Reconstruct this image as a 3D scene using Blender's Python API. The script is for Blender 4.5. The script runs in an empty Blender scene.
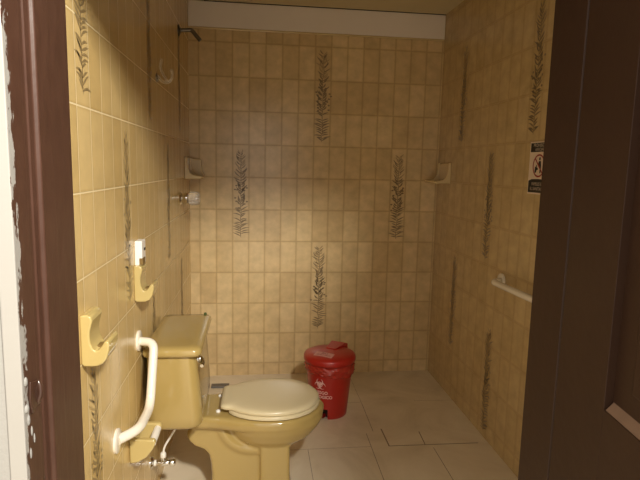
import bpy, bmesh, math, random
from mathutils import Vector, Matrix
random.seed(7)
PI = math.pi
C = bpy.context.scene.collection

# ------------------------------------------------------------------ measures
XL, XR, YB, ZC = -0.423, 1.2245, 3.501, 2.424      # room faces
T = 0.105                                          # tile width, rows are 2T
Z0 = 0.085                                         # first grout row above the floor
YF0, YF1 = 0.795, 1.055                            # front wall thickness
DX0, DX1, DZ = -0.345, 0.60, 2.0                   # door opening

# ------------------------------------------------------------------ materials
def lin(r, g, b):
    f = lambda c: ((c / 255 + .055) / 1.055) ** 2.4 if c > 10 else c / 255 / 12.92
    return (f(r), f(g), f(b), 1)

class NT:
    def __init__(s, name):
        s.m = bpy.data.materials.new(name); s.m.use_nodes = True
        s.t = s.m.node_tree; s.b = s.t.nodes['Principled BSDF']
    def n(s, typ, **kw):
        o = s.t.nodes.new(typ)
        for k, v in kw.items():
            if k in o.inputs: o.inputs[k].default_value = v
            else: setattr(o, k, v)
        return o
    def l(s, a, b): s.t.links.new(a, b)

def mat(name, col, rough=.4, noise=.08, nscale=8, bump=0, bscale=60, metal=0, coat=0, **kw):
    t = NT(name)
    t.b.inputs['Roughness'].default_value = rough
    t.b.inputs['Metallic'].default_value = metal
    if coat: t.b.inputs['Coat Weight'].default_value = coat; t.b.inputs['Coat Roughness'].default_value = .12
    for k, v in kw.items(): t.b.inputs[k].default_value = v
    tc = t.n('ShaderNodeTexCoord')
    nz = t.n('ShaderNodeTexNoise', Scale=nscale, Detail=4.0); t.l(tc.outputs['Object'], nz.inputs['Vector'])
    mx = t.n('ShaderNodeMix', data_type='RGBA')
    mx.inputs[6].default_value = [c * (1 - noise) for c in col[:3]] + [1]
    mx.inputs[7].default_value = [min(1, c * (1 + noise)) for c in col[:3]] + [1]
    t.l(nz.outputs[0], mx.inputs[0]); t.l(mx.outputs[2], t.b.inputs['Base Color'])
    if bump:
        n2 = t.n('ShaderNodeTexNoise', Scale=bscale, Detail=3.0); t.l(tc.outputs['Object'], n2.inputs['Vector'])
        bp = t.n('ShaderNodeBump', Strength=bump, Distance=.01); t.l(n2.outputs[0], bp.inputs['Height']); t.l(bp.outputs[0], t.b.inputs['Normal'])
    return t.m

def tile_mat(name, c1, c2, grout, rough=.22, w=T, h=2 * T, mortar=.0016, bstr=.35, streak=.12):
    """glazed wall tile laid in straight courses; coordinates are metres in the UV layer"""
    t = NT(name)
    uv = t.n('ShaderNodeUVMap'); uv.uv_map = 'UVMap'
    br = t.n('ShaderNodeTexBrick'); br.offset = 0; br.squash = 1
    for k, v in dict(Scale=1.0, Color1=c1, Color2=c2, Mortar=grout, Bias=0.0).items(): br.inputs[k].default_value = v
    br.inputs['Brick Width'].default_value = w; br.inputs['Row Height'].default_value = h
    br.inputs['Mortar Size'].default_value = mortar; br.inputs['Mortar Smooth'].default_value = .3
    t.l(uv.outputs[0], br.inputs['Vector'])
    nz = t.n('ShaderNodeTexNoise', Scale=14.0, Detail=5.0, Roughness=.6); t.l(uv.outputs[0], nz.inputs['Vector'])
    mp = t.n('ShaderNodeMapRange'); mp.inputs[1].default_value = .3; mp.inputs[2].default_value = .7
    mp.inputs[3].default_value = 1 - streak; mp.inputs[4].default_value = 1 + streak
    t.l(nz.outputs[0], mp.inputs[0])
    # darker, browner glaze towards the edges of each tile
    b2 = t.n('ShaderNodeTexBrick'); b2.offset = 0
    for k, v in dict(Scale=1.0, Color1=(1, 1, 1, 1), Color2=(1, 1, 1, 1), Mortar=(.80, .75, .66, 1)).items(): b2.inputs[k].default_value = v
    b2.inputs['Brick Width'].default_value = w; b2.inputs['Row Height'].default_value = h
    b2.inputs['Mortar Size'].default_value = .011; b2.inputs['Mortar Smooth'].default_value = 1.0
    t.l(uv.outputs[0], b2.inputs['Vector'])
    m1 = t.n('ShaderNodeMix', data_type='RGBA', blend_type='MULTIPLY'); m1.inputs[0].default_value = .75
    t.l(br.outputs[0], m1.inputs[6]); t.l(b2.outputs[0], m1.inputs[7])
    m2 = t.n('ShaderNodeMix', data_type='RGBA', blend_type='MULTIPLY'); m2.inputs[0].default_value = 1
    t.l(m1.outputs[2], m2.inputs[6]); t.l(mp.outputs[0], m2.inputs[7])
    m3 = t.n('ShaderNodeMix', data_type='RGBA'); m3.inputs[7].default_value = grout
    t.l(br.outputs[1], m3.inputs[0]); t.l(m2.outputs[2], m3.inputs[6])
    t.l(m3.outputs[2], t.b.inputs['Base Color'])
    r = t.n('ShaderNodeMapRange'); r.inputs[3].default_value = rough; r.inputs[4].default_value = .7
    t.l(br.outputs[1], r.inputs[0]); t.l(r.outputs[0], t.b.inputs['Roughness'])
    inv = t.n('ShaderNodeMath', operation='SUBTRACT'); inv.inputs[0].default_value = 1; t.l(br.outputs[1], inv.inputs[1])
    n3 = t.n('ShaderNodeTexNoise', Scale=22.0, Detail=1.0); t.l(uv.outputs[0], n3.inputs['Vector'])
    ad = t.n('ShaderNodeMath', operation='MULTIPLY_ADD'); ad.inputs[1].default_value = .35
    t.l(n3.outputs[0], ad.inputs[0]); t.l(inv.outputs[0], ad.inputs[2])
    bp = t.n('ShaderNodeBump', Strength=bstr, Distance=.002); t.l(ad.outputs[0], bp.inputs['Height']); t.l(bp.outputs[0], t.b.inputs['Normal'])
    return t.m

def floor_mat():
    t = NT('floor_marble')
    tc = t.n('ShaderNodeTexCoord')
    nz = t.n('ShaderNodeTexNoise', Scale=2.2, Detail=8.0, Roughness=.62, Distortion=1.4); t.l(tc.outputs['Object'], nz.inputs['Vector'])
    cr = t.n('ShaderNodeValToRGB')
    e = cr.color_ramp.elements
    e[0].position = .3; e[0].color = lin(214, 199, 170); e[1].position = .7; e[1].color = lin(240, 228, 204)
    x = e.new(.5); x.color = lin(231, 217, 191)
    t.l(nz.outputs[0], cr.inputs[0]); t.l(cr.outputs[0], t.b.inputs['Base Color'])
    t.b.inputs['Roughness'].default_value = .42
    return t.m

def jamb_mat():
    """brown gloss paint, chipped to white along its outer edge (u = distance from that edge, metres)"""
    t = NT('brown_paint_chipped')
    uv = t.n('ShaderNodeUVMap'); uv.uv_map = 'UVMap'
    sp = t.n('ShaderNodeSeparateXYZ'); t.l(uv.outputs[0], sp.inputs[0])
    mp = t.n('ShaderNodeMapping'); mp.inputs['Scale'].default_value = (1.6, .55, 1); t.l(uv.outputs[0], mp.inputs[0])
    nz = t.n('ShaderNodeTexNoise', Scale=22.0, Detail=6.0, Roughness=.7); t.l(mp.outputs[0], nz.inputs['Vector'])
    lt = t.n('ShaderNodeMath', operation='MULTIPLY_ADD'); lt.inputs[1].default_value = .11; lt.inputs[2].default_value = -.048
    t.l(nz.outputs[0], lt.inputs[0])
    cmp_ = t.n('ShaderNodeMath', operation='LESS_THAN'); t.l(sp.outputs[0], cmp_.inputs[0]); t.l(lt.outputs[0], cmp_.inputs[1])
    n2 = t.n('ShaderNodeTexNoise', Scale=30.0, Detail=4.0); t.l(mp.outputs[0], n2.inputs['Vector'])
    br = t.n('ShaderNodeMix', data_type='RGBA'); br.inputs[6].default_value = lin(58, 37, 28); br.inputs[7].default_value = lin(80, 54, 43)
    t.l(n2.outputs[0], br.inputs[0])
    mx = t.n('ShaderNodeMix', data_type='RGBA'); mx.inputs[7].default_value = lin(150, 147, 142)
    t.l(cmp_.outputs[0], mx.inputs[0]); t.l(br.outputs[2], mx.inputs[6]); t.l(mx.outputs[2], t.b.inputs['Base Color'])
    t.b.inputs['Roughness'].default_value = .38
    bp = t.n('ShaderNodeBump', Strength=.25, Distance=.004); t.l(n2.outputs[0], bp.inputs['Height']); t.l(bp.outputs[0], t.b.inputs['Normal'])
    return t.m

def clear_mat(name, col, rough=.1, alpha=.5):
    t = NT(name)
    t.b.inputs['Base Color'].default_value = col; t.b.inputs['Roughness'].default_value = rough
    t.b.inputs['Transmission Weight'].default_value = .75; t.b.inputs['IOR'].default_value = 1.46
    return t.m

M = {}
M['tile_back'] = tile_mat('back_wall_tile', lin(208, 180, 132), lin(222, 196, 148), lin(174, 145, 100), mortar=.0011)
M['tile_left'] = tile_mat('left_wall_tile', lin(206, 176, 116), lin(220, 192, 134), lin(230, 211, 166), mortar=.0023, streak=.07)
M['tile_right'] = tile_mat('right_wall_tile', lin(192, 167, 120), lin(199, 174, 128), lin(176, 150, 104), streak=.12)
M['sprig'] = mat('painted_sprig', lin(138, 116, 82), .3, .3, 30)
M['sprig_soft'] = mat('faded_painted_sprig', lin(172, 145, 100), .3, .25, 30)
M['sprig_dark'] = mat('dark_painted_sprig', lin(118, 99, 67), .3, .3, 30)
M['sprig_pale'] = mat('pale_painted_sprig', lin(150, 128, 88), .3, .25, 30)
M['sprig_pale2'] = mat('palest_painted_sprig', lin(178, 152, 104), .3, .2, 30)
M['floor'] = floor_mat()
M['grout'] = mat('floor_grout', lin(150, 130, 106), .8)
M['ceiling'] = mat('ceiling_paint', lin(205, 190, 150), .8, .05, 3)
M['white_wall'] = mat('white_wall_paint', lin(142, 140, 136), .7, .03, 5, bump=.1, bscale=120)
M['strip'] = mat('pale_lilac_white_paint', lin(240, 229, 216), .7, .04, 6)
M['jamb'] = jamb_mat()
M['door'] = mat('dark_brown_door_paint', lin(49, 31, 20), .5, .15, 12, bump=.08, bscale=40, **{'Specular IOR Level': .22})
M['strike'] = mat('painted_over_metal', lin(62, 42, 33), .22, .3, 60)
M['ledge_lit'] = mat('lit_door_ledge', lin(120, 94, 74), .5, .25, 20)  # door brown made paler: painted light for the panel ledges
M['porcelain'] = mat('harvest_gold_porcelain', lin(172, 148, 90), .16, .03, 4, coat=.5)
M['ceramic'] = mat('yellow_ceramic', lin(192, 171, 112), .16, .03, 6, coat=.5)
M['dish'] = mat('cream_ceramic', lin(216, 192, 142), .2, .04, 6, coat=.4)
M['seat'] = mat('cream_plastic', lin(212, 197, 160), .28, .02, 5, coat=.2)
M['white'] = mat('white_enamel', lin(238, 230, 214), .22, .02, 5, coat=.4)
M['plastic_white'] = mat('white_plastic', lin(240, 236, 228), .35, .02)
M['chrome'] = mat('chrome', (.75, .74, .72, 1), .12, .05, 20, metal=1)
M['dull_metal'] = mat('tarnished_metal', (.18, .16, .13, 1), .35, .2, 30, metal=1)
M['acrylic'] = clear_mat('clear_acrylic', (.93, .88, .8, 1), .18)
M['clear_hook'] = clear_mat('clear_hook_plastic', (.95, .85, .65, 1), .08)
M['red'] = mat('red_plastic', lin(176, 38, 28), .34, .06, 5, coat=.15)
M['red_dark'] = mat('dark_red_plastic', lin(120, 14, 10), .4, .06)
M['bag'] = mat('red_bag_film', lin(170, 50, 38), .22, .2, 40, bump=.5, bscale=35)
M['print'] = mat('pale_pink_print', lin(236, 190, 184), .5, .05)
M['sticker'] = mat('pale_sticker', lin(214, 150, 140), .5, .1, 60)
M['print_dim'] = mat('faded_red_print', lin(140, 50, 44), .5)
M['dark'] = mat('dark_rubber_and_shade', lin(34, 26, 20), .5)  # also colours the painted shade in the bin's pedal notch
M['sign_white'] = mat('sign_white', lin(226, 206, 184), .5, .03)
M['sign_black'] = mat('sign_black', lin(22, 18, 15), .5)
M['sign_red'] = mat('sign_red', lin(150, 34, 20), .5)
M['sign_text'] = mat('sign_lettering', lin(176, 164, 150), .5)
M['green'] = mat('green_plastic', lin(74, 88, 44), .4)
M['grey_strip'] = mat('grey_metal_strip', lin(112, 108, 104), .45, .12, 30, metal=.2)
M['socket'] = mat('socket_brown', lin(120, 96, 52), .5)

# ------------------------------------------------------------------ mesh helpers
def obj(name, bm, m, parent=None, smooth=True, bevel=0, segs=2, angle=40):
    me = bpy.data.meshes.new(name)
    bmesh.ops.recalc_face_normals(bm, faces=bm.faces)
    bm.to_mesh(me); bm.free()
    for x in (m if isinstance(m, (list, tuple)) else [m]): me.materials.append(x)
    o = bpy.data.objects.new(name, me); C.objects.link(o)
    if parent is not None: o.parent = parent; o.matrix_parent_inverse = Matrix.Translation(-Vector(parent.location))
    if smooth:
        for p in me.polygons: p.use_smooth = True
        es = {}
        b = bmesh.new(); b.from_mesh(me)
        for e in b.edges:
            e.smooth = len(e.link_faces) == 2 and e.calc_face_angle(0) < math.radians(angle)
        b.to_mesh(me); b.free()
    if bevel:
        d = o.modifiers.new('bevel', 'BEVEL'); d.width = bevel; d.segments = segs; d.limit_method = 'ANGLE'; d.angle_limit = math.radians(35)
        d.harden_normals = False
    return o

def empty(name, loc, label, cat, group=None):
    o = bpy.data.objects.new(name, None); C.objects.link(o); o.location = loc
    o.empty_display_size = .05
    o['label'] = label; o['category'] = cat
    if group: o['group'] = group
    return o

def struct(name, bm, m, parent=None, **kw):
    o = obj(name, bm, m, parent, **kw)
    if parent is None: o['kind'] = 'structure'
    return o

def box(bm, x0, x1, y0, y1, z0, z1, mi=0, mtx=None):
    vs = [bm.verts.new(Vector(p)) for p in ((x0,y0,z0),(x1,y0,z0),(x1,y1,z0),(x0,y1,z0),(x0,y0,z1),(x1,y0,z1),(x1,y1,z1),(x0,y1,z1))]
    if mtx is not None:
        for v in vs: v.co = mtx @ v.co
    for q in ((3,2,1,0),(4,5,6,7),(0,1,5,4),(1,2,6,5),(2,3,7,6),(3,0,4,7)):
        f = bm.faces.new([vs[i] for i in q]); f.material_index = mi
    return vs

def loft(bm, rings, cap0=True, cap1=True, closed=True):
    R = [[bm.verts.new(Vector(p)) for p in r] for r in rings]
    n = len(R[0])
    for a, b in zip(R, R[1:]):
        for i in range(n if closed else n - 1):
            j = (i + 1) % n
            bm.faces.new((a[i], a[j], b[j], b[i]))
    if cap0: bm.faces.new(R[0][::-1])
    if cap1: bm.faces.new(R[-1])
    return R

def rr(cx, cy, hx, hy, r, z, k=6):
    """rounded rectangle ring"""
    r = min(r, hx * .999, hy * .999); out = []
    for (sx, sy, a0) in ((1,1,0),(-1,1,90),(-1,-1,180),(1,-1,270)):
        for i in range(k + 1):
            a = math.radians(a0 + 90 * i / k)
            out.append((cx + sx * (hx - r) + r * math.cos(a), cy + sy * (hy - r) + r * math.sin(a), z))
    return out

def circ(c, r, n=40, axis='z', r2=None):
    r2 = r if r2 is None else r2
    out = []
    for i in range(n):
        a = 2 * PI * i / n; u, v = r * math.cos(a), r2 * math.sin(a)
        out.append({'z': (c[0]+u, c[1]+v, c[2]), 'x': (c[0], c[1]+u, c[2]+v), 'y': (c[0]+v, c[1], c[2]+u)}[axis])
    return out

def lathe(bm, prof, c, axis='z', n=40, cap0=True, cap1=True):
    """prof: (radius, offset along axis)"""
    rings = []
    for r, h in prof:
        cc = list(c); cc['xyz'.index(axis)] += h
        rings.append(circ(cc, max(r, 1e-4), n, axis))
    loft(bm, rings, cap0, cap1)

def smooth_path(pts, rad, k=6):
    """polyline with rounded corners"""
    P = [Vector(p) for p in pts]; out = [P[0]]
    for i in range(1, len(P) - 1):
        a, b, c = P[i-1], P[i], P[i+1]
        r = min(rad, (a-b).length * .49, (c-b).length * .49)
        p0 = b + (a-b).normalized() * r; p1 = b + (c-b).normalized() * r
        for j in range(k + 1):
            t = j / k; out.append(p0 * (1-t)**2 + b * 2*t*(1-t) + p1 * t*t)
    out.append(P[-1]); return out

def tube(bm, pts, r, n=16, caps=True):
    P = [Vector(p) for p in pts]; rings = []
    t0 = (P[1]-P[0]).normalized()
    u = t0.orthogonal().normalized()
    for i, p in enumerate(P):
        t = ((P[min(i+1, len(P)-1)] - P[max(i-1, 0)])).normalized()
        u = (u - t * u.dot(t)).normalized(); v = t.cross(u)
        rad = r[i] if isinstance(r, (list, tuple)) else r
        rings.append([p + (u * math.cos(2*PI*k/n) + v * math.sin(2*PI*k/n)) * rad for k in range(n)])
    loft(bm, rings, caps, caps)

def prism(bm, poly, d0, d1, axis='y'):
    """poly (a,b) extruded along axis; axis y: (x,z); axis x: (y,z); axis z: (x,y)"""
    def P(a, b, d): return {'y': (a, d, b), 'x': (d, a, b), 'z': (a, b, d)}[axis]
    loft(bm, [[P(a, b, d0) for a, b in poly], [P(a, b, d1) for a, b in poly]])

def remeshed(name, bm, voxel, m, parent, iters=6, fac=.5):
    me = bpy.data.meshes.new('tmp'); bmesh.ops.recalc_face_normals(bm, faces=bm.faces); bm.to_mesh(me); bm.free()
    o = bpy.data.objects.new('tmp', me); C.objects.link(o)
    d = o.modifiers.new('r', 'REMESH'); d.mode = 'VOXEL'; d.voxel_size = voxel
    s = o.modifiers.new('s', 'SMOOTH'); s.iterations = iters; s.factor = fac
    dg = bpy.context.evaluated_depsgraph_get(); dg.update()
    m2 = bpy.data.meshes.new_from_object(o.evaluated_get(dg)); m2.name = name
    bpy.data.objects.remove(o); bpy.data.meshes.remove(me)
    m2.materials.clear(); m2.materials.append(m)
    for p in m2.polygons: p.use_smooth = True; p.material_index = 0
    o = bpy.data.objects.new(name, m2); C.objects.link(o)
    o.parent = parent; o.matrix_parent_inverse = Matrix.Translation(-Vector(parent.location))
    return o

def text_bm(body, size, bold=0.0, align='CENTER', warp=None):
    cu = bpy.data.curves.new('tmp', 'FONT'); cu.body = body; cu.size = size; cu.align_x = align; cu.align_y = 'CENTER'; cu.offset = bold
    cu.resolution_u = 4
    o = bpy.data.objects.new('tmp', cu); C.objects.link(o)
    dg = bpy.context.evaluated_depsgraph_get(); dg.update()
    me = bpy.data.meshes.new_from_object(o.evaluated_get(dg))
    bm = bmesh.new(); bm.from_mesh(me)
    bpy.data.objects.remove(o); bpy.data.curves.remove(cu); bpy.data.meshes.remove(me)
    for v in bm.verts: v.co = Vector(warp(v.co.x, v.co.y))
    return bm

def merge(dst, src):
    me = bpy.data.meshes.new('tmp'); src.to_mesh(me); src.free(); dst.from_mesh(me); bpy.data.meshes.remove(me)

# ------------------------------------------------------------------ the painted sprig on the tiles, as flat strokes in (u,v)
def sprig_strokes(seed, fade=False):
    rnd = random.Random(seed); out = []
    H = .555
    def blade(u, v, a, L, w, curl=0.0, soft=0):
        pts = []; n = 5; x, y, th = u, v, a
        for i in range(n + 1):
            ww = w * math.sin(PI * min(.97, .12 + .85 * i / n)) * .5
            pts.append((x, y, th, ww)); x += math.cos(th) * L / n; y += math.sin(th) * L / n; th += curl / n
        l = [(x - math.sin(t) * w_, y + math.cos(t) * w_) for x, y, t, w_ in pts]
        r = [(x + math.sin(t) * w_, y - math.cos(t) * w_) for x, y, t, w_ in pts]
        out.append(([(p[0] * 1.4, p[1]) for p in l], [(p[0] * 1.4, p[1]) for p in r], soft))
    # stem in overlapping pieces
    v = 0
    while v < H - .03:
        blade(rnd.uniform(-.0015, .0015), v, PI / 2 + rnd.uniform(-.08, .08), .06, .0036); v += .045
    v = .012
    while v < H:
        top = v > .40; mid = .19 < v < .36
        for s in (-1, 1):
            if rnd.random() < .08: continue
            L = rnd.uniform(.026, .046) * (1.12 if top else 1)
            if v > H - .05: L *= .65
            a = (PI / 2 - s * rnd.uniform(.55, 1.1))
            blade(s * .001, v + rnd.uniform(-.004, .004), a, L, .0074 if not top else .0060, s * rnd.uniform(.2, 1.1) * (1 if v > .2 else -1), 1 if (top and rnd.random() < .55) else 0)
            if mid and rnd.random() < .6:        # dark buds
                bu, bv = s * rnd.uniform(.012, .034), v + rnd.uniform(-.006, .01)
                blade(bu, bv, rnd.uniform(0, PI), .011, .011)
        v += .0125 if top else .014
    return out

def add_sprigs(bm, places, conv):
    """places: (u centre, v bottom, seed); conv(u,v) -> point just in front of the wall"""
    for (u, v, seed) in places:
        for l, r, soft in sprig_strokes(seed):
            L = [bm.verts.new(conv(u + a, v + b)) for a, b in l]; R = [bm.verts.new(conv(u + a, v + b)) for a, b in r]
            for i in range(len(L) - 1):
                f = bm.faces.new((L[i], R[i], R[i+1], L[i+1])); f.material_index = 2 if soft else 1

def plane_wall(name, quad, uvf, m, sprigs=None, conv=None):
    bm = bmesh.new()
    f = bm.faces.new([bm.verts.new(Vector(p)) for p in quad])
    if sprigs: add_sprigs(bm, sprigs, conv)
    uvl = bm.loops.layers.uv.new('UVMap')
    for f in bm.faces:
        for lp in f.loops: lp[uvl].uv = uvf(lp.vert.co)
    me = bpy.data.meshes.new(name); bm.to_mesh(me); bm.free()
    for x in m: me.materials.append(x)
    o = bpy.data.objects.new(name, me); C.objects.link(o); o['kind'] = 'structure'
    return o

# ------------------------------------------------------------------ the setting
E = .0006
SP = [M['sprig'], M['sprig_soft']]
vz = lambda z: z - Z0 + 4 * 2 * T                 # keep texture rows positive
MID, TOP, LOW = .947, 1.583, .322                 # bottoms of the sprigs
colx = lambda i: -0.36 + (i + .5) * T             # centre of back-wall column i
plane_wall('wall_back', [(XL-.02, YB, 0), (XR+.02, YB, 0), (XR+.02, YB, ZC), (XL-.02, YB, ZC)],
           lambda p: (p.x + .36 + 20 * T, vz(p.z)), [M['tile_back']] + SP,
           [(colx(7), TOP, 1), (colx(2), MID, 2), (colx(12), MID, 3), (colx(7), LOW, 4)], lambda u, v: (u, YB - E, v))
coly = lambda j: 1.347 + (j + .5) * T
plane_wall('wall_left', [(XL, YF1-.01, 0), (XL, YB+.02, 0), (XL, YB+.02, ZC), (XL, YF1-.01, ZC)],
           lambda p: (p.y - 1.347 + 20 * T, vz(p.z)), [M['tile_left'], M['sprig_pale'], M['sprig_pale2']],
           [(coly(0), TOP, 5), (coly(0), LOW, 6), (coly(4), MID, 7), (coly(8), TOP, 8), (coly(8), LOW, 9), (coly(12), MID, 10), (coly(16), LOW, 11), (coly(16), TOP, 12)],
           lambda u, v: (XL + E, u, v))
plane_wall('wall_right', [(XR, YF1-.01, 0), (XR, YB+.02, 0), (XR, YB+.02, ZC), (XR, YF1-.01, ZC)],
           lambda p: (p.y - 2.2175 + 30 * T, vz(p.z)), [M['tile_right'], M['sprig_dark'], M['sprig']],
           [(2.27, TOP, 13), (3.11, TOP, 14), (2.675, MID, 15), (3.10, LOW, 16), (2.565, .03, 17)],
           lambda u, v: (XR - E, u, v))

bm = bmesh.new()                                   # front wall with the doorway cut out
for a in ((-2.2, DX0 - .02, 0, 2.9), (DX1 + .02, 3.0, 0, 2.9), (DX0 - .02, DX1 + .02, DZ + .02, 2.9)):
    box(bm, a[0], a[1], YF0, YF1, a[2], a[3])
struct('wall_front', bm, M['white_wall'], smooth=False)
bm = bmesh.new(); box(bm, XL - .02, XR + .02, YF1 - .02, YB + .02, ZC, ZC + .05)
struct('ceiling', bm, M['ceiling'], smooth=False)

bm = bmesh.new(); box(bm, -2.2, 3.0, -2.2, YB + .02, -.06, 0)
def gline(p, q, w, z=.0004):
    d = (Vector(q) - Vector(p)).normalized(); n = Vector((-d.y, d.x)) * w / 2
    f = bm.faces.new([bm.verts.new((a.x, a.y, z)) for a in (Vector(p)-n, Vector(q)-n, Vector(q)+n, Vector(p)+n)]); f.material_index = 1
for p, q, w in [((.648, 3.0), (.642, 2.66), .003), ((.60, 2.64), (.575, 1.1), .003), ((.692, 2.685), (.692, 2.50), .007), ((.69, 2.503), (1.17, 2.497), .006),
                ((.893, 2.64), (.884, 2.50), .005), ((.918, 2.47), (.90, 1.1), .003), ((.98, 3.02), (XR, 3.012), .002), ((.0, 3.03), (.64, 3.02), .002), ((.1, 2.505), (.60, 2.505), .0022), ((.648, 3.45), (.648, 3.0), .0018), ((.27, 2.5), (.26, 1.1), .0022)]:
    gline(p, q, w)
struct('floor', bm, [M['floor'], M['grout']], smooth=False)

bm = bmesh.new(); box(bm, XL + .001, XR - .001, YB - .008, YB - .001, 2.268, ZC - .004)
struct('trim_1', bm, M['strip'], smooth=False, bevel=.003)          # painted band above the back-wall tiles
bm = bmesh.new(); box(bm, XL + .012, XR - .002, YB - .012, YB - .001, 2.256, 2.268)
struct('trim_2', bm, M['dish'], smooth=False, bevel=.003)           # mortar bead under that band
bm = bmesh.new(); box(bm, XL + .10, XR - .002, YB - .0095, YB - .0075, ZC - .0045, ZC - .0005)
struct('trim_3', bm, M['dark'], smooth=False)                       # open joint at the ceiling

# left jamb: stepped profile (x outwards from the wall, y), swept up
prof = [(DX0 - .02, YF0 - .004), (DX0 + .004, YF0 - .004), (DX0 + .004, .846), (DX0 - .001, .850), (DX0 - .001, .868), (DX0 - .004, .870), (DX0 - .004, .875), (DX0 - .001, .877), (DX0 - .001, .893), (DX0 + .006, .898), (DX0 + .006, .952),
        (DX0 + .001, .958), (DX0 + .001, YF1 + .002), (DX0 - .02, YF1 + .002)]
bm = bmesh.new(); prism(bm, prof, 0, DZ, 'z'); bmesh.ops.recalc_face_normals(bm, faces=bm.faces); bm.normal_update()
uvl = bm.loops.layers.uv.new('UVMap')
for f in bm.faces:
    for lp in f.loops: lp[uvl].uv = (lp.vert.co.y - YF0 if f.normal.y > -.9 else -1, lp.vert.co.z)
jl = struct('trim_4', bm, M['jamb'], smooth=False, bevel=.003)
bm = bmesh.new()                                                     # bent strike plate with its lip
prism(bm, [(.812, 1.088), (.842, 1.080), (.847, 1.06), (.842, 1.042), (.815, 1.036), (.808, 1.06)], DX0 + .004, DX0 + .008, 'x')
tube(bm, smooth_path([(DX0 + .005, .842, 1.078), (DX0 + .010, .84, 1.070), (DX0 + .011, .838, 1.056), (DX0 + .005, .836, 1.044)], .008), .0045, 10)
obj('strike_plate', bm, M['strike'], jl, bevel=.001)
bm = bmesh.new()
for (y, z, r, s) in ((.803, 1.092, .006, 1.3), (.801, 1.05, .008, .9), (.806, 1.03, .005, 1.8), (.815, 1.008, .0035, 2.4), (.823, .992, .003, 2.8), (.808, .975, .0035, 2.6)):
    bmesh.ops.create_icosphere(bm, subdivisions=2, radius=r, matrix=Matrix.Translation((DX0 + .004, y, z)) @ Matrix.Diagonal((.45, .8, s, 1)))
obj('plaster_blob', bm, M['white_wall'], jl)
# right jamb and head
bm = bmesh.new()
prism(bm, [(DX1 + .02, YF0 - .004), (DX1 + .004, YF0 - .004), (DX1 + .004, .94), (DX1 - .004, .945), (DX1 - .004, YF1 + .002), (DX1 + .02, YF1 + .002)], 0, DZ, 'z')
struct('trim_5', bm, M['door'], smooth=False, bevel=.001)
bm = bmesh.new(); box(bm, DX0 - .02, DX1 + .02, YF0 - .004, YF1 + .002, DZ, DZ + .02)
struct('trim_6', bm, M['door'], smooth=False, bevel=.003)

# the open door leaf, swung towards us against the right side of the doorway
HX, HY, ANG = .5945, .937, math.radians(8.0)
dm = Matrix.Translation((HX, HY, 0)) @ Matrix.Rotation(-ANG, 4, 'Z') # local -y runs along the leaf, -x is the face we see
W, ZT, TH = .90, 1.985, .036
def dbox(bm, s0, s1, z0, z1, x0=0.0, x1=TH): box(bm, x0, x1, -s1, -s0, z0, z1, mtx=dm)
bm = bmesh.new()
PZ = 1.036
dbox(bm, 0, .176, .01, ZT); dbox(bm, W - .14, W, .01, ZT)
dbox(bm, .176, W - .14, ZT - .14, ZT); dbox(bm, .176, W - .14, .01, .2); dbox(bm, .176, W - .14, .78, PZ)
door = struct('door_1', bm, M['door'], smooth=False, bevel=.001)
for z0, z1 in ((PZ, ZT - .14), (.2, .78)):
    bm = bmesh.new(); dbox(bm, .176, W - .14, z0, z1, .014, .024)
    obj('panel', bm, M['door'], door, smooth=False)
    bm = bmesh.new()                                                  # raised field of the panel
    dbox(bm, .235, W - .19, z0 + .05, z1 - .05, .006, .016)
    obj('raised_field', bm, M['door'], door, smooth=False, bevel=.005)
    bm = bmesh.new()                                                  # sill moulding: sloping ledge, the light it catches put into its paler colour
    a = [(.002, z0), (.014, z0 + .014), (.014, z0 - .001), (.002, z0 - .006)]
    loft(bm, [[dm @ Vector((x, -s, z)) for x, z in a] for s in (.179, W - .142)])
    obj('ledge', bm, M['ledge_lit'], door, smooth=False)

# ------------------------------------------------------------------ toilet
YC = 2.21
toilet = empty('toilet', (-.05, YC, 0), 'harvest-gold porcelain toilet with closed cream lid beside left tiled wall', 'toilet')
def sup(cx, a_back, a_front, hw, z, n=56, e=2.25, cy=YC):
    """egg outline: long axis x; e is the superellipse exponent"""
    out = []
    for i in range(n):
        t = 2 * PI * i / n; c, s = math.cos(t), math.sin(t)
        a = a_front if c >= 0 else a_back
        out.append((cx + a * math.copysign(abs(c) ** (2/e), c), cy + hw * math.copysign(abs(s) ** (2/e), s), z))
    return out
RZ = .392
bm = bmesh.new()
# bowl: egg sections from the rim down to the neck
loft(bm, [sup(.075, .20, .224, .172, RZ - .03), sup(.075, .20, .224, .172, RZ - .05), sup(.075, .19, .212, .163, RZ - .075),
          sup(.08, .175, .175, .142, RZ - .115), sup(.085, .15, .125, .112, RZ - .146), sup(.09, .11, .075, .085, RZ - .172), sup(.09, .06, .04, .05, RZ - .182)])
# rim and rear deck: one continuous slab
half = [(-.285, .085), (-.280, .108), (-.262, .122), (-.23, .127), (-.19, .130), (-.15, .138), (-.11, .152), (-.06, .172), (0, .187), (.06, .1945), (.11, .194), (.16, .184), (.20, .166), (.24, .134), (.275, .09), (.298, .045), (.307, 0)]
def slab(z, g):
    pts = [(x, y * .93) for x, y in half]; pts += [(x, -y) for x, y in pts[:-1]][::-1]
    return [(.03 + (x - .03) * (1 - g / .29), YC + y * (1 - g / .19), z) for x, y in pts]
loft(bm, [slab(RZ - .062, .035), slab(RZ - .052, .012), slab(RZ - .040, .003), slab(RZ - .018, 0), slab(RZ - .008, .002), slab(RZ - .002, .009), slab(RZ, .02)])
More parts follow.
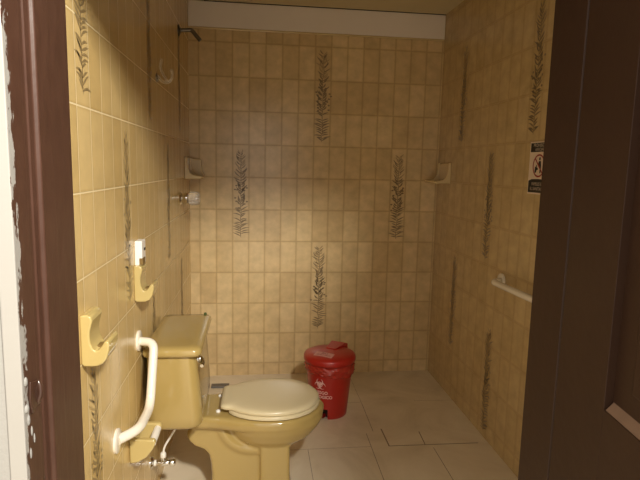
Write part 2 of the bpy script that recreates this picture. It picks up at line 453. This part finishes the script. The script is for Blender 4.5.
# pedestal: side profile, rounded across
side = [(-.185, 0), (-.185, .05), (-.18, .11), (-.183, .16), (-.192, .205), (-.215, .232), (-.255, .25), (-.278, .272), (-.282, .30), (-.268, .33), (-.24, .35), (.06, .35),
        (.10, .22), (.105, .0)]
prism(bm, side, YC - .070, YC + .070, 'y')
prism(bm, [(x * .97, z) for x, z in side], YC - .082, YC + .082, 'y')
# foot flange
loft(bm, [rr(-.01, YC, .175, .108, .05, 0), rr(-.01, YC, .172, .105, .05, .035), rr(-.01, YC, .155, .09, .05, .055)])
# square front column
loft(bm, [rr(.09, YC, .066, .116, .012, 0), rr(.088, YC, .063, .112, .012, .12), rr(.087, YC, .063, .110, .012, .235), rr(.086, YC, .06, .10, .012, .30)])
# trapway bulge on both flanks
for s in (-1, 1):
    tube(bm, smooth_path([(-.235, YC + s*.050, .31), (-.15, YC + s*.056, .345), (-.115, YC + s*.060, .27), (-.05, YC + s*.060, .225), (.05, YC + s*.058, .22)], .06), .034, 16)
remeshed('bowl', bm, .0055, M['porcelain'], toilet, 5)
# tank
TXc, TYc = -.308, 2.187
bm = bmesh.new()
loft(bm, [rr(TXc, TYc, .080, .185, .04, .394), rr(TXc, TYc, .096, .202, .045, .400), rr(TXc, TYc, .104, .211, .045, .415), rr(TXc, TYc, .105, .214, .04, .45), rr(TXc - .004, TYc, .099, .220, .04, .60), rr(TXc - .008, TYc, .092, .224, .035, .704)])
obj('tank', bm, M['porcelain'], toilet, angle=60)
bm = bmesh.new()
loft(bm, [rr(TXc - .002, TYc, .100, .232, .03, .702), rr(TXc - .001, TYc, .107, .242, .03, .706), rr(TXc - .001, TYc, .110, .245, .03, .716), rr(TXc - .001, TYc, .108, .243, .03, .728), rr(TXc - .001, TYc, .101, .236, .03, .736), rr(TXc - .001, TYc, .07, .205, .03, .7385)])
obj('tank_lid', bm, M['porcelain'], toilet, angle=60)
# flush lever on the tank front, near end
bm = bmesh.new()
lathe(bm, [(.014, 0), (.014, .006), (.009, .009), (.008, .016)], (-.222, 2.02, .672), 'x', 20)
tube(bm, [(-.206, 2.024, .673), (-.2, 2.005, .672), (-.199, 1.978, .667), (-.2, 1.962, .664)], [.008, .0085, .009, .007], 12)
obj('flush_lever', bm, M['chrome'], toilet)
# seat ring and lid
def lid_outline(z, g=0.0):
    half = [(-.142, .092), (-.137, .112), (-.118, .122), (-.098, .124), (-.085, .135), (-.06, .158), (-.02, .181), (.03, .197), (.08, .2015), (.13, .197), (.18, .178), (.225, .143), (.257, .098), (.276, .05), (.282, .0)]
    up = half; dn = [(x, -y) for x, y in half[:-1]][::-1]
    pts = up + dn
    cx = .06
    return [(cx + (x - cx) * (1 - g * 5), YC + .005 + y * .9 * (1 - g * 5), z) for x, y in pts]
def ring_outline(z, g=0.0):
    half = [(-.11, .06), (-.105, .115), (-.085, .14), (-.06, .162), (-.02, .185), (.03, .2), (.08, .2045), (.13, .20), (.18, .181), (.226, .146), (.259, .10), (.279, .05), (.285, .0)]
    pts = half + [(x, -y) for x, y in half[:-1]][::-1]
    return [(.06 + (x - .06) * (1 - g * 5), YC + .005 + y * .9 * (1 - g * 5), z) for x, y in pts]
bm = bmesh.new(); loft(bm, [ring_outline(RZ + .003, .006), ring_outline(RZ + .006, 0), ring_outline(RZ + .016, 0), ring_outline(RZ + .0195, .004)])
obj('seat', bm, M['seat'], toilet, angle=50)
bm = bmesh.new(); loft(bm, [lid_outline(RZ + .022, .004), lid_outline(RZ + .025, 0), lid_outline(RZ + .034, 0), lid_outline(RZ + .0395, .006), lid_outline(RZ + .0435, .02), lid_outline(RZ + .046, .06), lid_outline(RZ + .047, .13)])
obj('lid', bm, M['seat'], toilet, angle=50)
for s in (-1, 1):
    bm = bmesh.new(); lathe(bm, [(.009, 0), (.0095, .005), (.007, .009), (.003, .0105)], (-.152, YC + .008 + s * .076, RZ - .001), 'z', 20)
    obj('hinge_cap', bm, M['plastic_white'], toilet)

# ------------------------------------------------------------------ shut-off valve and its hose
v = empty('water_valve', (XL, 2.10, .20), 'chrome shut-off valve with thin white hose under the toilet tank', 'valve')
VY = 2.10
bm = bmesh.new(); lathe(bm, [(.026, 0), (.026, .004), (.012, .012), (.009, .014)], (XL, VY, .198), 'x', 24)
obj('wall_flange', bm, M['chrome'], v)
bm = bmesh.new(); lathe(bm, [(.010, .012), (.010, .075)], (XL, VY, .198), 'x', 20); lathe(bm, [(.0125, .030), (.0135, .034), (.0135, .066), (.0125, .070)], (XL, VY, .198), 'x', 20)
tube(bm, [(XL + .05, VY, .2), (XL + .05, VY, .226)], .008, 14)
obj('valve_body', bm, M['chrome'], v)
bm = bmesh.new(); lathe(bm, [(.0125, .014), (.0125, .022)], (XL, VY, .198), 'x', 18)
obj('collar', bm, M['plastic_white'], v)
bm = bmesh.new(); lathe(bm, [(.007, .075), (.016, .079), (.017, .092), (.013, .098), (.004, .1)], (XL, VY, .198), 'x', 10)
obj('knob', bm, M['chrome'], v)
bm = bmesh.new(); tube(bm, smooth_path([(XL + .05, VY, .24), (XL + .056, VY, .27), (-.322, VY, .345), (-.318, VY, .37)], .03), .0045, 12)
obj('supply_hose', bm, M['plastic_white'], v)
for (x, z0, z1, r) in ((XL + .05, .222, .243, .012), (-.318, .356, .3915, .017)):
    bm = bmesh.new(); lathe(bm, [(r * .9, 0), (r, .002), (r, z1 - z0 - .004), (r * .8, z1 - z0)], (x, VY, z0), 'z', 8)
    obj('nut', bm, M['plastic_white'], v, smooth=False, bevel=.001)

# ------------------------------------------------------------------ ceramic hooks on the left wall
HOOK = [(0, .006), (.006, .001), (.020, 0), (.038, .001), (.052, .008), (.061, .022), (.066, .042), (.067, .058), (.063, .065), (.056, .063), (.050, .053), (.043, .043), (.035, .039), (.028, .045), (.023, .058), (.021, .074),
        (.022, .090), (.026, .105), (.029, .116), (.026, .126), (.016, .131), (0, .129)]
def hook(y0, z0, label, first=None):
    if first is None:
        t = empty('ceramic_hook', (XL, y0, z0), label, 'hook', 'ceramic hooks on the left wall')
        bm = bmesh.new(); prism(bm, [(XL + x, z0 + z) for x, z in HOOK], y0, y0 + .088, 'y')
        obj('hook_body', bm, M['ceramic'], t, bevel=.0045, segs=3, angle=30)
        bm = bmesh.new(); box(bm, XL + .031, XL + .046, y0 + .030, y0 + .056, z0 + .036, z0 + .0455)
        obj('socket', bm, M['socket'], t, smooth=False)
        return t
    r = first.copy(); C.objects.link(r); r.location = (XL, y0, z0); r['label'] = label
    for ch in list(first.children):
        c = ch.copy(); C.objects.link(c); c.parent = r; c.matrix_parent_inverse = ch.matrix_parent_inverse
    return r
h0 = hook(1.305, .921, 'yellow ceramic wall hook touching the brown door frame, above the white bar')
hook(1.885, .934, 'yellow ceramic wall hook under the small white plastic box', h0)

# small white plastic box on the left wall
wb = empty('wall_switch_box', (XL, 1.94, 1.105), 'small white plastic box on left wall above a ceramic hook', 'switch box')
bm = bmesh.new(); box(bm, XL, XL + .026, 1.905, 1.965, 1.062, 1.149)
obj('housing', bm, M['plastic_white'], wb, smooth=False, bevel=.003)
bm = bmesh.new(); box(bm, XL + .024, XL + .029, 1.935, 1.952, 1.112, 1.121)
obj('button', bm, M['dark'], wb, smooth=False, bevel=.001)
bm = bmesh.new(); box(bm, XL + .016, XL + .0285, 1.903, 1.945, 1.064, 1.088)
obj('sliding_cover', bm, M['socket'], wb, smooth=False, bevel=.001)
bm = bmesh.new(); tube(bm, [(XL + .014, 1.92, 1.063), (XL + .014, 1.92, 1.05)], .006, 10)
obj('cable_gland', bm, M['red_dark'], wb)

# ------------------------------------------------------------------ grab bars
gb = empty('grab_bar', (XL, 1.75, .68), 'white bent grab bar on left wall in front of the toilet tank', 'grab bar')
bm = bmesh.new()
tube(bm, smooth_path([(XL + .004, 1.920, .780), (XL + .062, 1.898, .782), (XL + .062, 1.800, .580), (XL + .056, 1.650, .578), (XL + .004, 1.597, .572)], .045, 8), .0155, 20)
obj('bar', bm, M['white'], gb)
for y, z in ((1.925, .780), (1.594, .571)):
    bm = bmesh.new(); lathe(bm, [(.038, 0), (.038, .006), (.034, .009), (.020, .010)], (XL, y, z), 'x', 32)
    obj('flange', bm, M['white'], gb)
g2 = empty('grab_bar', (XR, 2.25, .88), 'straight white grab bar on right wall, partly hidden by the dark door', 'grab bar')
bm = bmesh.new()
tube(bm, smooth_path([(XR - .004, 2.462, .878), (XR - .066, 2.43, .882), (XR - .066, 1.75, .895), (XR - .004, 1.70, .895)], .035, 8), .0155, 20)
obj('bar', bm, M['white'], g2)
for y, z in ((2.468, .878), (1.70, .895)):
    bm = bmesh.new(); lathe(bm, [(.038, 0), (.038, -.006), (.034, -.009), (.020, -.010)], (XR, y, z), 'x', 32)
    obj('flange', bm, M['white'], g2)

# ------------------------------------------------------------------ ceramic toilet-roll holder with its bare roller
tp = empty('toilet_roll_holder', (XL, 1.81, .45), 'yellow ceramic toilet roll holder with bare white roller under the grab bar', 'toilet roll holder')
bm = bmesh.new()
prism(bm, [(XL, .402), (XL + .010, .405), (XL + .012, .485), (XL, .495)], 1.748, 1.882, 'y')
arm = [(XL + .002, .405), (XL + .030, .408), (XL + .058, .425), (XL + .078, .452), (XL + .089, .476), (XL + .084, .487), (XL + .002, .492)]
for y in (1.745, 1.864): prism(bm, arm, y, y + .021, 'y')
obj('holder_body', bm, M['ceramic'], tp, bevel=.005, segs=3, angle=30)
bm = bmesh.new(); lathe(bm, [(.006, 0), (.0125, .003), (.0135, .055), (.0125, .107), (.006, .11)], (XL + .074, 1.760, .468), 'y', 20)
obj('roller', bm, M['plastic_white'], tp)

# ------------------------------------------------------------------ shower fittings on the left wall
tp_ = empty('shower_tap', (XL, 3.03, 1.232), 'chrome shower tap with clear acrylic knob on left wall', 'tap')
bm = bmesh.new(); lathe(bm, [(.036, 0), (.037, .004), (.030, .012), (.026, .014), (.026, .024), (.031, .030), (.031, .044), (.022, .050)], (XL, 3.03, 1.232), 'x', 36)
obj('escutcheon', bm, M['chrome'], tp_)
bm = bmesh.new(); n = 48; rings = []
for r, h in ((.022, .050), (.033, .054), (.037, .070), (.036, .095), (.032, .108), (.018, .114)):
    rings.append([(XL + h, 3.03 + r * (1 + .05 * math.cos(8 * 2 * PI * i / n)) * math.cos(2 * PI * i / n), 1.232 + r * (1 + .05 * math.cos(8 * 2 * PI * i / n)) * math.sin(2 * PI * i / n)) for i in range(n)])
loft(bm, rings); obj('knob', bm, M['acrylic'], tp_)
sa = empty('shower_spout', (XL, 3.08, 2.14), 'bent grey metal shower arm without head, high on left wall', 'shower arm')
bm = bmesh.new(); lathe(bm, [(.030, 0), (.030, .004), (.016, .012), (.010, .014)], (XL, 3.08, 2.141), 'x', 28)
obj('flange', bm, M['dull_metal'], sa)
bm = bmesh.new(); tube(bm, smooth_path([(XL + .004, 3.08, 2.141), (XL + .070, 3.08, 2.148), (XL + .116, 3.08, 2.094)], .012, 6), .011, 16)
obj('arm_pipe', bm, M['dull_metal'], sa)

rh = empty('towel_hook', (XL, 2.40, 1.79), 'clear curled towel hook high on left wall, below the shower arm', 'hook')
bm = bmesh.new(); lathe(bm, [(.020, 0), (.020, .004), (.014, .007)], (XL, 2.40, 1.785), 'x', 24)
obj('backplate', bm, M['clear_hook'], rh)
bm = bmesh.new()
tube(bm, smooth_path([(XL + .005, 2.40, 1.790), (XL + .022, 2.40, 1.768), (XL + .045, 2.40, 1.764), (XL + .062, 2.40, 1.778), (XL + .066, 2.40, 1.806), (XL + .060, 2.40, 1.818)], .016), [.007] * 8 + [.0065] * 100, 12) if False else \
tube(bm, smooth_path([(XL + .005, 2.40, 1.790), (XL + .022, 2.40, 1.768), (XL + .045, 2.40, 1.764), (XL + .062, 2.40, 1.778), (XL + .066, 2.40, 1.806), (XL + .060, 2.40, 1.818)], .016), .0068, 12)
tube(bm, smooth_path([(XL + .044, 2.40, 1.772), (XL + .026, 2.40, 1.800), (XL + .015, 2.40, 1.828), (XL + .022, 2.40, 1.862)], .016), .006, 12)
obj('hook_arm', bm, M['clear_hook'], rh)

# ------------------------------------------------------------------ soap dishes on both side walls, close to the back corners
def soap_dish(xw, s, y0, y1, z0, label):
    t = empty('soap_dish', (xw, (y0 + y1) / 2, z0), label, 'soap dish', 'soap dishes by the back corners')
    X = lambda a: xw + s * a
    armp = [(0, 0), (.094, .002), (.104, .012), (.100, .020), (.074, .021), (.050, .026), (.032, .040), (.022, .062), (.018, .095), (.018, .128), (.012, .135), (0, .135)]
    bm = bmesh.new()
    for y in (y0, y1 - .022): prism(bm, [(X(a), z0 + b) for a, b in armp], y, y + .022, 'y')
    prism(bm, [(X(a), z0 + b) for a, b in [(0, 0), (.094, .002), (.104, .012), (.100, .021), (.088, .020), (.076, .011), (.02, .010), (.012, .02), (.012, .128), (0, .135)]], y0 + .02, y1 - .02, 'y')
    if s > 0: prism(bm, [(X(0), z0 + .002), (X(.098), z0 + .002), (X(.098), z0 + .02), (X(.082), z0 + .05), (X(.078), z0 + .118), (X(.07), z0 + .122), (X(0), z0 + .132)], y1 - .004, YB, 'y')
    obj('dish_body', bm, M['dish'], t, bevel=.004, segs=2, angle=30)
soap_dish(XL, 1, 3.25, 3.46, 1.333, 'cream ceramic soap dish on left wall, just above the shower tap')
soap_dish(XR, -1, 3.25, 3.46, 1.333, 'cream ceramic soap dish on right wall near the back corner')

# ------------------------------------------------------------------ red pedal bin
BX, BY = .430, 2.915
AZ = math.atan2(-.845, -.535)                          # the way its front faces
bin_ = empty('pedal_bin', (BX, BY, 0), 'red plastic biohazard pedal bin on the floor beyond the toilet', 'bin')
br = lambda z: .106 + (.135 - .106) * z / .30        # body radius at height z
bm = bmesh.new(); n = 96
NA, NZ = .33, .062                                   # pedal notch half angle, height
rings = []
zs = [0, .004, .03, NZ - .001, NZ, .1, .15, .2, .25, .315]
for z in zs:
    ring = []
    for i in range(n):
        a = AZ + 2 * PI * i / n
        d = abs((a - AZ + PI) % (2 * PI) - PI)
        r = br(z) - (.003 if z == 0 else 0)
        if d < NA and z < NZ - .0005: r -= .035
        ring.append((BX + r * math.cos(a), BY + r * math.sin(a), z))
    rings.append(ring)
loft(bm, rings, True, False)
obj('bin_body', bm, M['red'], bin_, angle=45)
bm = bmesh.new()
pr = [(.10, .318), (.146, .321), (.1505, .326), (.151, .334), (.150, .348), (.146, .356), (.132, .363), (.100, .370), (.065, .3745), (.03, .377), (.001, .378)]
lathe(bm, pr, (BX, BY, 0), 'z', 72)
obj('bin_lid', bm, M['red'], bin_, angle=40)
pol = lambda r, a, z: (BX + r * math.cos(AZ + a), BY + r * math.sin(AZ + a), z)
bm = bmesh.new()                                      # hinge housing at the back of the lid
hb = Matrix.Translation((BX, BY, 0)) @ Matrix.Rotation(AZ, 4, 'Z')
vs = [(-.165, -.046, .322), (-.165, .046, .322), (-.165, .046, .374), (-.165, -.046, .374), (-.128, -.046, .388), (-.128, .046, .388), (-.01, .03, .382), (-.01, -.03, .382), (-.04, -.03, .33), (-.04, .03, .33)]
V = [bm.verts.new(hb @ Vector(p)) for p in vs]
for f in ((0,1,2,3), (3,2,5,4), (4,5,6,7), (7,6,9,8), (8,9,1,0), (1,9,6,2), (2,6,5), (0,3,7,8), (3,4,7)): bm.faces.new([V[i] for i in f])
obj('hinge_housing', bm, M['red'], bin_, smooth=False, bevel=.006, segs=3)
bm = bmesh.new()
box(bm, .075, .118, -.024, .024, .012, .024, mtx=hb)
obj('pedal', bm, M['red_dark'], bin_, smooth=False, bevel=.004)
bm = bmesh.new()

prism(bm, [(.0740, -.032), (.0750, -.032), (.0750, .032), (.0740, .032)], .004, NZ - .002, 'z')  # added dark plate: the notch's shade put into its colour
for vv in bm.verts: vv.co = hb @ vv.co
obj('notch_shade_plate', bm, M['dark'], bin_, smooth=False)
# printed biohazard symbol and lettering, wrapped on the body
def wrapb(s, z): 
    r = br(z) + .0009; a = AZ + s / r
    return (BX + r * math.cos(a), BY + r * math.sin(a), z)
bm = bmesh.new(); k = .0265 / 20; zc = .214
def strip(outer, inner):
    O = [bm.verts.new(wrapb(x * k, zc + y * k)) for x, y in outer]; I = [bm.verts.new(wrapb(x * k, zc + y * k)) for x, y in inner]
    for i in range(len(O) - 1): bm.faces.new((O[i], O[i+1], I[i+1], I[i]))
for a0 in (90, 210, 330):
    d = math.radians(a0); o_, i_ = [], []
    for j in range(31):
        th = d + math.radians(24 + (360 - 48) * j / 30)
        o_.append((11 * math.cos(d) + 15.5 * math.cos(th), 11 * math.sin(d) + 15.5 * math.sin(th)))
        i_.append((14.6 * math.cos(d) + 11.2 * math.cos(th), 14.6 * math.sin(d) + 11.2 * math.sin(th)))
    # keep a small eye open in the middle
    o_ = [(x, y) if math.hypot(x, y) > 3.4 else (x * 3.4 / max(.1, math.hypot(x, y)), y * 3.4 / max(.1, math.hypot(x, y))) for x, y in o_]
    strip(o_, i_)
    o_, i_ = [], []
    for j in range(13):
        th = d + math.radians(-46 + 92 * j / 12)
        o_.append((12.8 * math.cos(th), 12.8 * math.sin(th))); i_.append((9.8 * math.cos(th), 9.8 * math.sin(th)))
    strip(o_, i_)
obj('biohazard_symbol', bm, M['print'], bin_, smooth=False)
for body, z in (('RIESGO', .164), ('BIOLOGICO', .138)):
    bm = text_bm(body, .0255, .0009, warp=lambda x, y, z=z: wrapb(x * .93 + .006, z + y))
    obj('lettering', bm, M['print'], bin_, smooth=False)
# sticker on the lid
def lidz(r):
    P = sorted([(a, b) for a, b in pr[4:]])
    for (r0, z0), (r1, z1) in zip(P, P[1:]):
        if r0 <= r <= r1: return z0 + (z1 - z0) * (r - r0) / (r1 - r0)
    return P[0][1]
def onlid(u, w, h=.0012):                             # u sideways, w towards the front
    x, y = w, u
    p = hb @ Vector((x, y, 0)); return (p.x, p.y, lidz(math.hypot(x, y)) + h)
bm = bmesh.new(); nu, nw = 14, 6
G = [[bm.verts.new(onlid(-.056 + .112 * i / nu, .052 + .052 * j / nw)) for i in range(nu + 1)] for j in range(nw + 1)]
for j in range(nw):
    for i in range(nu): bm.faces.new((G[j][i], G[j][i+1], G[j+1][i+1], G[j+1][i]))
st = obj('sticker', bm, M['sticker'], bin_)
for body, w, s in (('BIO', .068, .024), ('SANITARIO', .088, .017)):
    bm = text_bm(body, s, .0, warp=lambda x, y, w=w: onlid(x, w - y, .0021))
    obj('lettering', bm, M['print_dim'], st, smooth=False)

# crinkled red liner folded over the rim
bm = bmesh.new(); n = 120; rings = []
rnd = random.Random(3)
ph = [rnd.uniform(0, 6.28) for _ in range(8)]
for j in range(9):
    t = j / 8; ring = []
    for i in range(n):
        a = 2 * PI * i / n
        low = .264 + .012 * math.sin(a + AZ + 1.0) + .005 * math.sin(3 * a + ph[0]) + .003 * math.sin(7 * a + ph[1])
        z = .3165 + (low - .3165) * t
        r = .1405 + .004 * math.sin(PI * t) + .0022 * math.sin(11 * a + 9 * t + ph[2]) + .0018 * math.sin(23 * a - 12 * t + ph[3]) + .0015 * math.sin(5 * a + 20 * t + ph[4])
        r = max(r, br(z) + .0025)
        ring.append((BX + r * math.cos(a), BY + r * math.sin(a), z))
    rings.append(ring)
loft(bm, rings, False, False)
o = obj('bin_liner', bm, M['bag'], None)
sd = o.modifiers.new('thick', 'SOLIDIFY'); sd.thickness = .0008; sd.offset = 1
o['label'] = 'crinkled red plastic liner folded over the rim of the red bin'; o['category'] = 'bag'

# ------------------------------------------------------------------ the warning sign on the right wall
sg = empty('warning_sign', (XR, 2.20, 1.45), 'white prohibition sign with black bands on right wall, half behind the door', 'sign')
SY, SW, SZ0, SZ1 = 2.277, .165, 1.324, 1.553          # left edge, width, bottom, top
def sq(bm, u0, u1, z0, z1, d0, d1): box(bm, XR - d1, XR - d0, SY - u1, SY - u0, z0, z1)
bm = bmesh.new(); sq(bm, 0, SW, SZ0, SZ1, .0005, .003); obj('backing', bm, M['sign_white'], sg, smooth=False)
bm = bmesh.new(); sq(bm, .006, SW - .006, 1.508, 1.547, .003, .0035); obj('header', bm, M['sign_black'], sg, smooth=False)
bm = bmesh.new()
pp = [(SY - .004, 1.331), (SY - .004, 1.382), (SY - .03, 1.389), (SY - .08, 1.391), (SY - SW + .03, 1.389), (SY - SW + .004, 1.382), (SY - SW + .004, 1.331)]
prism(bm, pp, XR - .003, XR - .0035, 'x'); obj('footer', bm, M['sign_black'], sg, smooth=False)
cu, cz, R0, R1 = SW / 2, 1.448, .050, .043
bm = bmesh.new()
O = [(XR - .0037, SY - cu - R0 * math.cos(2*PI*i/48), cz + R0 * math.sin(2*PI*i/48)) for i in range(48)]
I = [(XR - .0037, SY - cu - R1 * math.cos(2*PI*i/48), cz + R1 * math.sin(2*PI*i/48)) for i in range(48)]
loft(bm, [O, I], False, False)
d = Vector((.7071, -.7071)); nn = Vector((.7071, .7071)) * .0036
q = [d * -R1 - nn, d * R1 - nn, d * R1 + nn, d * -R1 + nn]
bm.faces.new([bm.verts.new((XR - .0041, SY - cu - a.x, cz + a.y)) for a in q])
obj('prohibition_ring', bm, M['sign_red'], sg, smooth=False)
bm = bmesh.new()                                       # pictogram: basin at the lower left, hand dropping a crumpled sheet
def poly(pts): bm.faces.new([bm.verts.new((XR - .0038, SY - cu - a, cz + b)) for a, b in pts])
poly([(-.032, -.022), (-.030, -.004), (-.020, -.004), (-.020, .004), (-.014, .004), (-.014, -.008), (-.006, -.010), (-.004, -.016), (-.016, -.020), (-.018, -.030), (-.030, -.030)])
poly([(.006 + .007 * math.cos(2*PI*i/16), .030 + .007 * math.sin(2*PI*i/16)) for i in range(16)])
poly([(-.002, .020), (.016, .020), (.020, -.004), (.018, -.032), (.010, -.032), (.009, -.008), (-.001, .000), (-.012, .008), (-.013, .012), (-.004, .010)])
obj('pictogram', bm, M['sign_black'], sg, smooth=False)
for body, u, z, s in (('PROHIBIDO', SW / 2, 1.536, .020), ('ARROJAR', SW / 2, 1.518, .018), ('PAPELES EN', SW / 2, 1.368, .019), ('EL SANITARIO', SW / 2, 1.347, .019)):
    bm = text_bm(body, s, .0004, warp=lambda x, y, u=u, z=z: (XR - .0040, SY - u - x, z + y))
    obj('lettering', bm, M['sign_text'], sg, smooth=False)

# ------------------------------------------------------------------ small loose things
bm = bmesh.new(); lathe(bm, [(.006, 0), (.007, .003), (.006, .009), (.002, .011)], (-.228, 2.415, .7355), 'z', 16)
o = obj('bottle_cap', bm, M['green'], None); o['label'] = 'tiny green cap on the far corner of the tank lid'; o['category'] = 'cap'
bm = bmesh.new(); box(bm, -.278, -.165, 3.29, 3.34, 0.0005, .012)
o = obj('drain_strip', bm, M['grey_strip'], None, smooth=False, bevel=.002); o['label'] = 'flat grey metal strip on the floor behind the toilet'; o['category'] = 'strip'

# ------------------------------------------------------------------ light
def area(name, loc, target, size, power, col):
    l = bpy.data.lights.new(name, 'AREA'); l.shape = 'DISK'; l.size = size; l.energy = power; l.color = col
    o = bpy.data.objects.new(name, l); C.objects.link(o); o.location = loc
    o.rotation_euler = (Vector(target) - Vector(loc)).to_track_quat('-Z', 'Y').to_euler()
    return o
area('corridor_lamp', (.56, -.40, 2.40), (.1, 2.0, .6), .24, 98, (1, .94, .83))
w = bpy.data.worlds.new('corridor_ambient'); bpy.context.scene.world = w; w.use_nodes = True
w.node_tree.nodes['Background'].inputs[0].default_value = (1, .92, .81, 1)
w.node_tree.nodes['Background'].inputs[1].default_value = 1.5

# ------------------------------------------------------------------ camera
rt = Vector((0.9926452953, -0.1190426324, 0.0220038479)); up = Vector((-0.0054483624, 0.1376463318, 0.9904664571)); fw = Vector((0.1209364833, 0.9833017538, -0.1359853964))
cd = bpy.data.cameras.new('camera'); cam = bpy.data.objects.new('camera', cd); C.objects.link(cam)
cd.sensor_width = 36; cd.lens = 29.7676; cd.clip_start = .02
m3 = Matrix((rt, up, -fw)).transposed()
cam.matrix_world = Matrix.Translation((0, 0, 1.4203)) @ m3.to_4x4()
sc = bpy.context.scene; sc.camera = cam
sc.view_settings.view_transform = 'Standard'; sc.view_settings.look = 'None'; sc.view_settings.exposure = .1; sc.view_settings.gamma = 1
sc.cycles.use_denoising = True; sc.cycles.max_bounces = 10
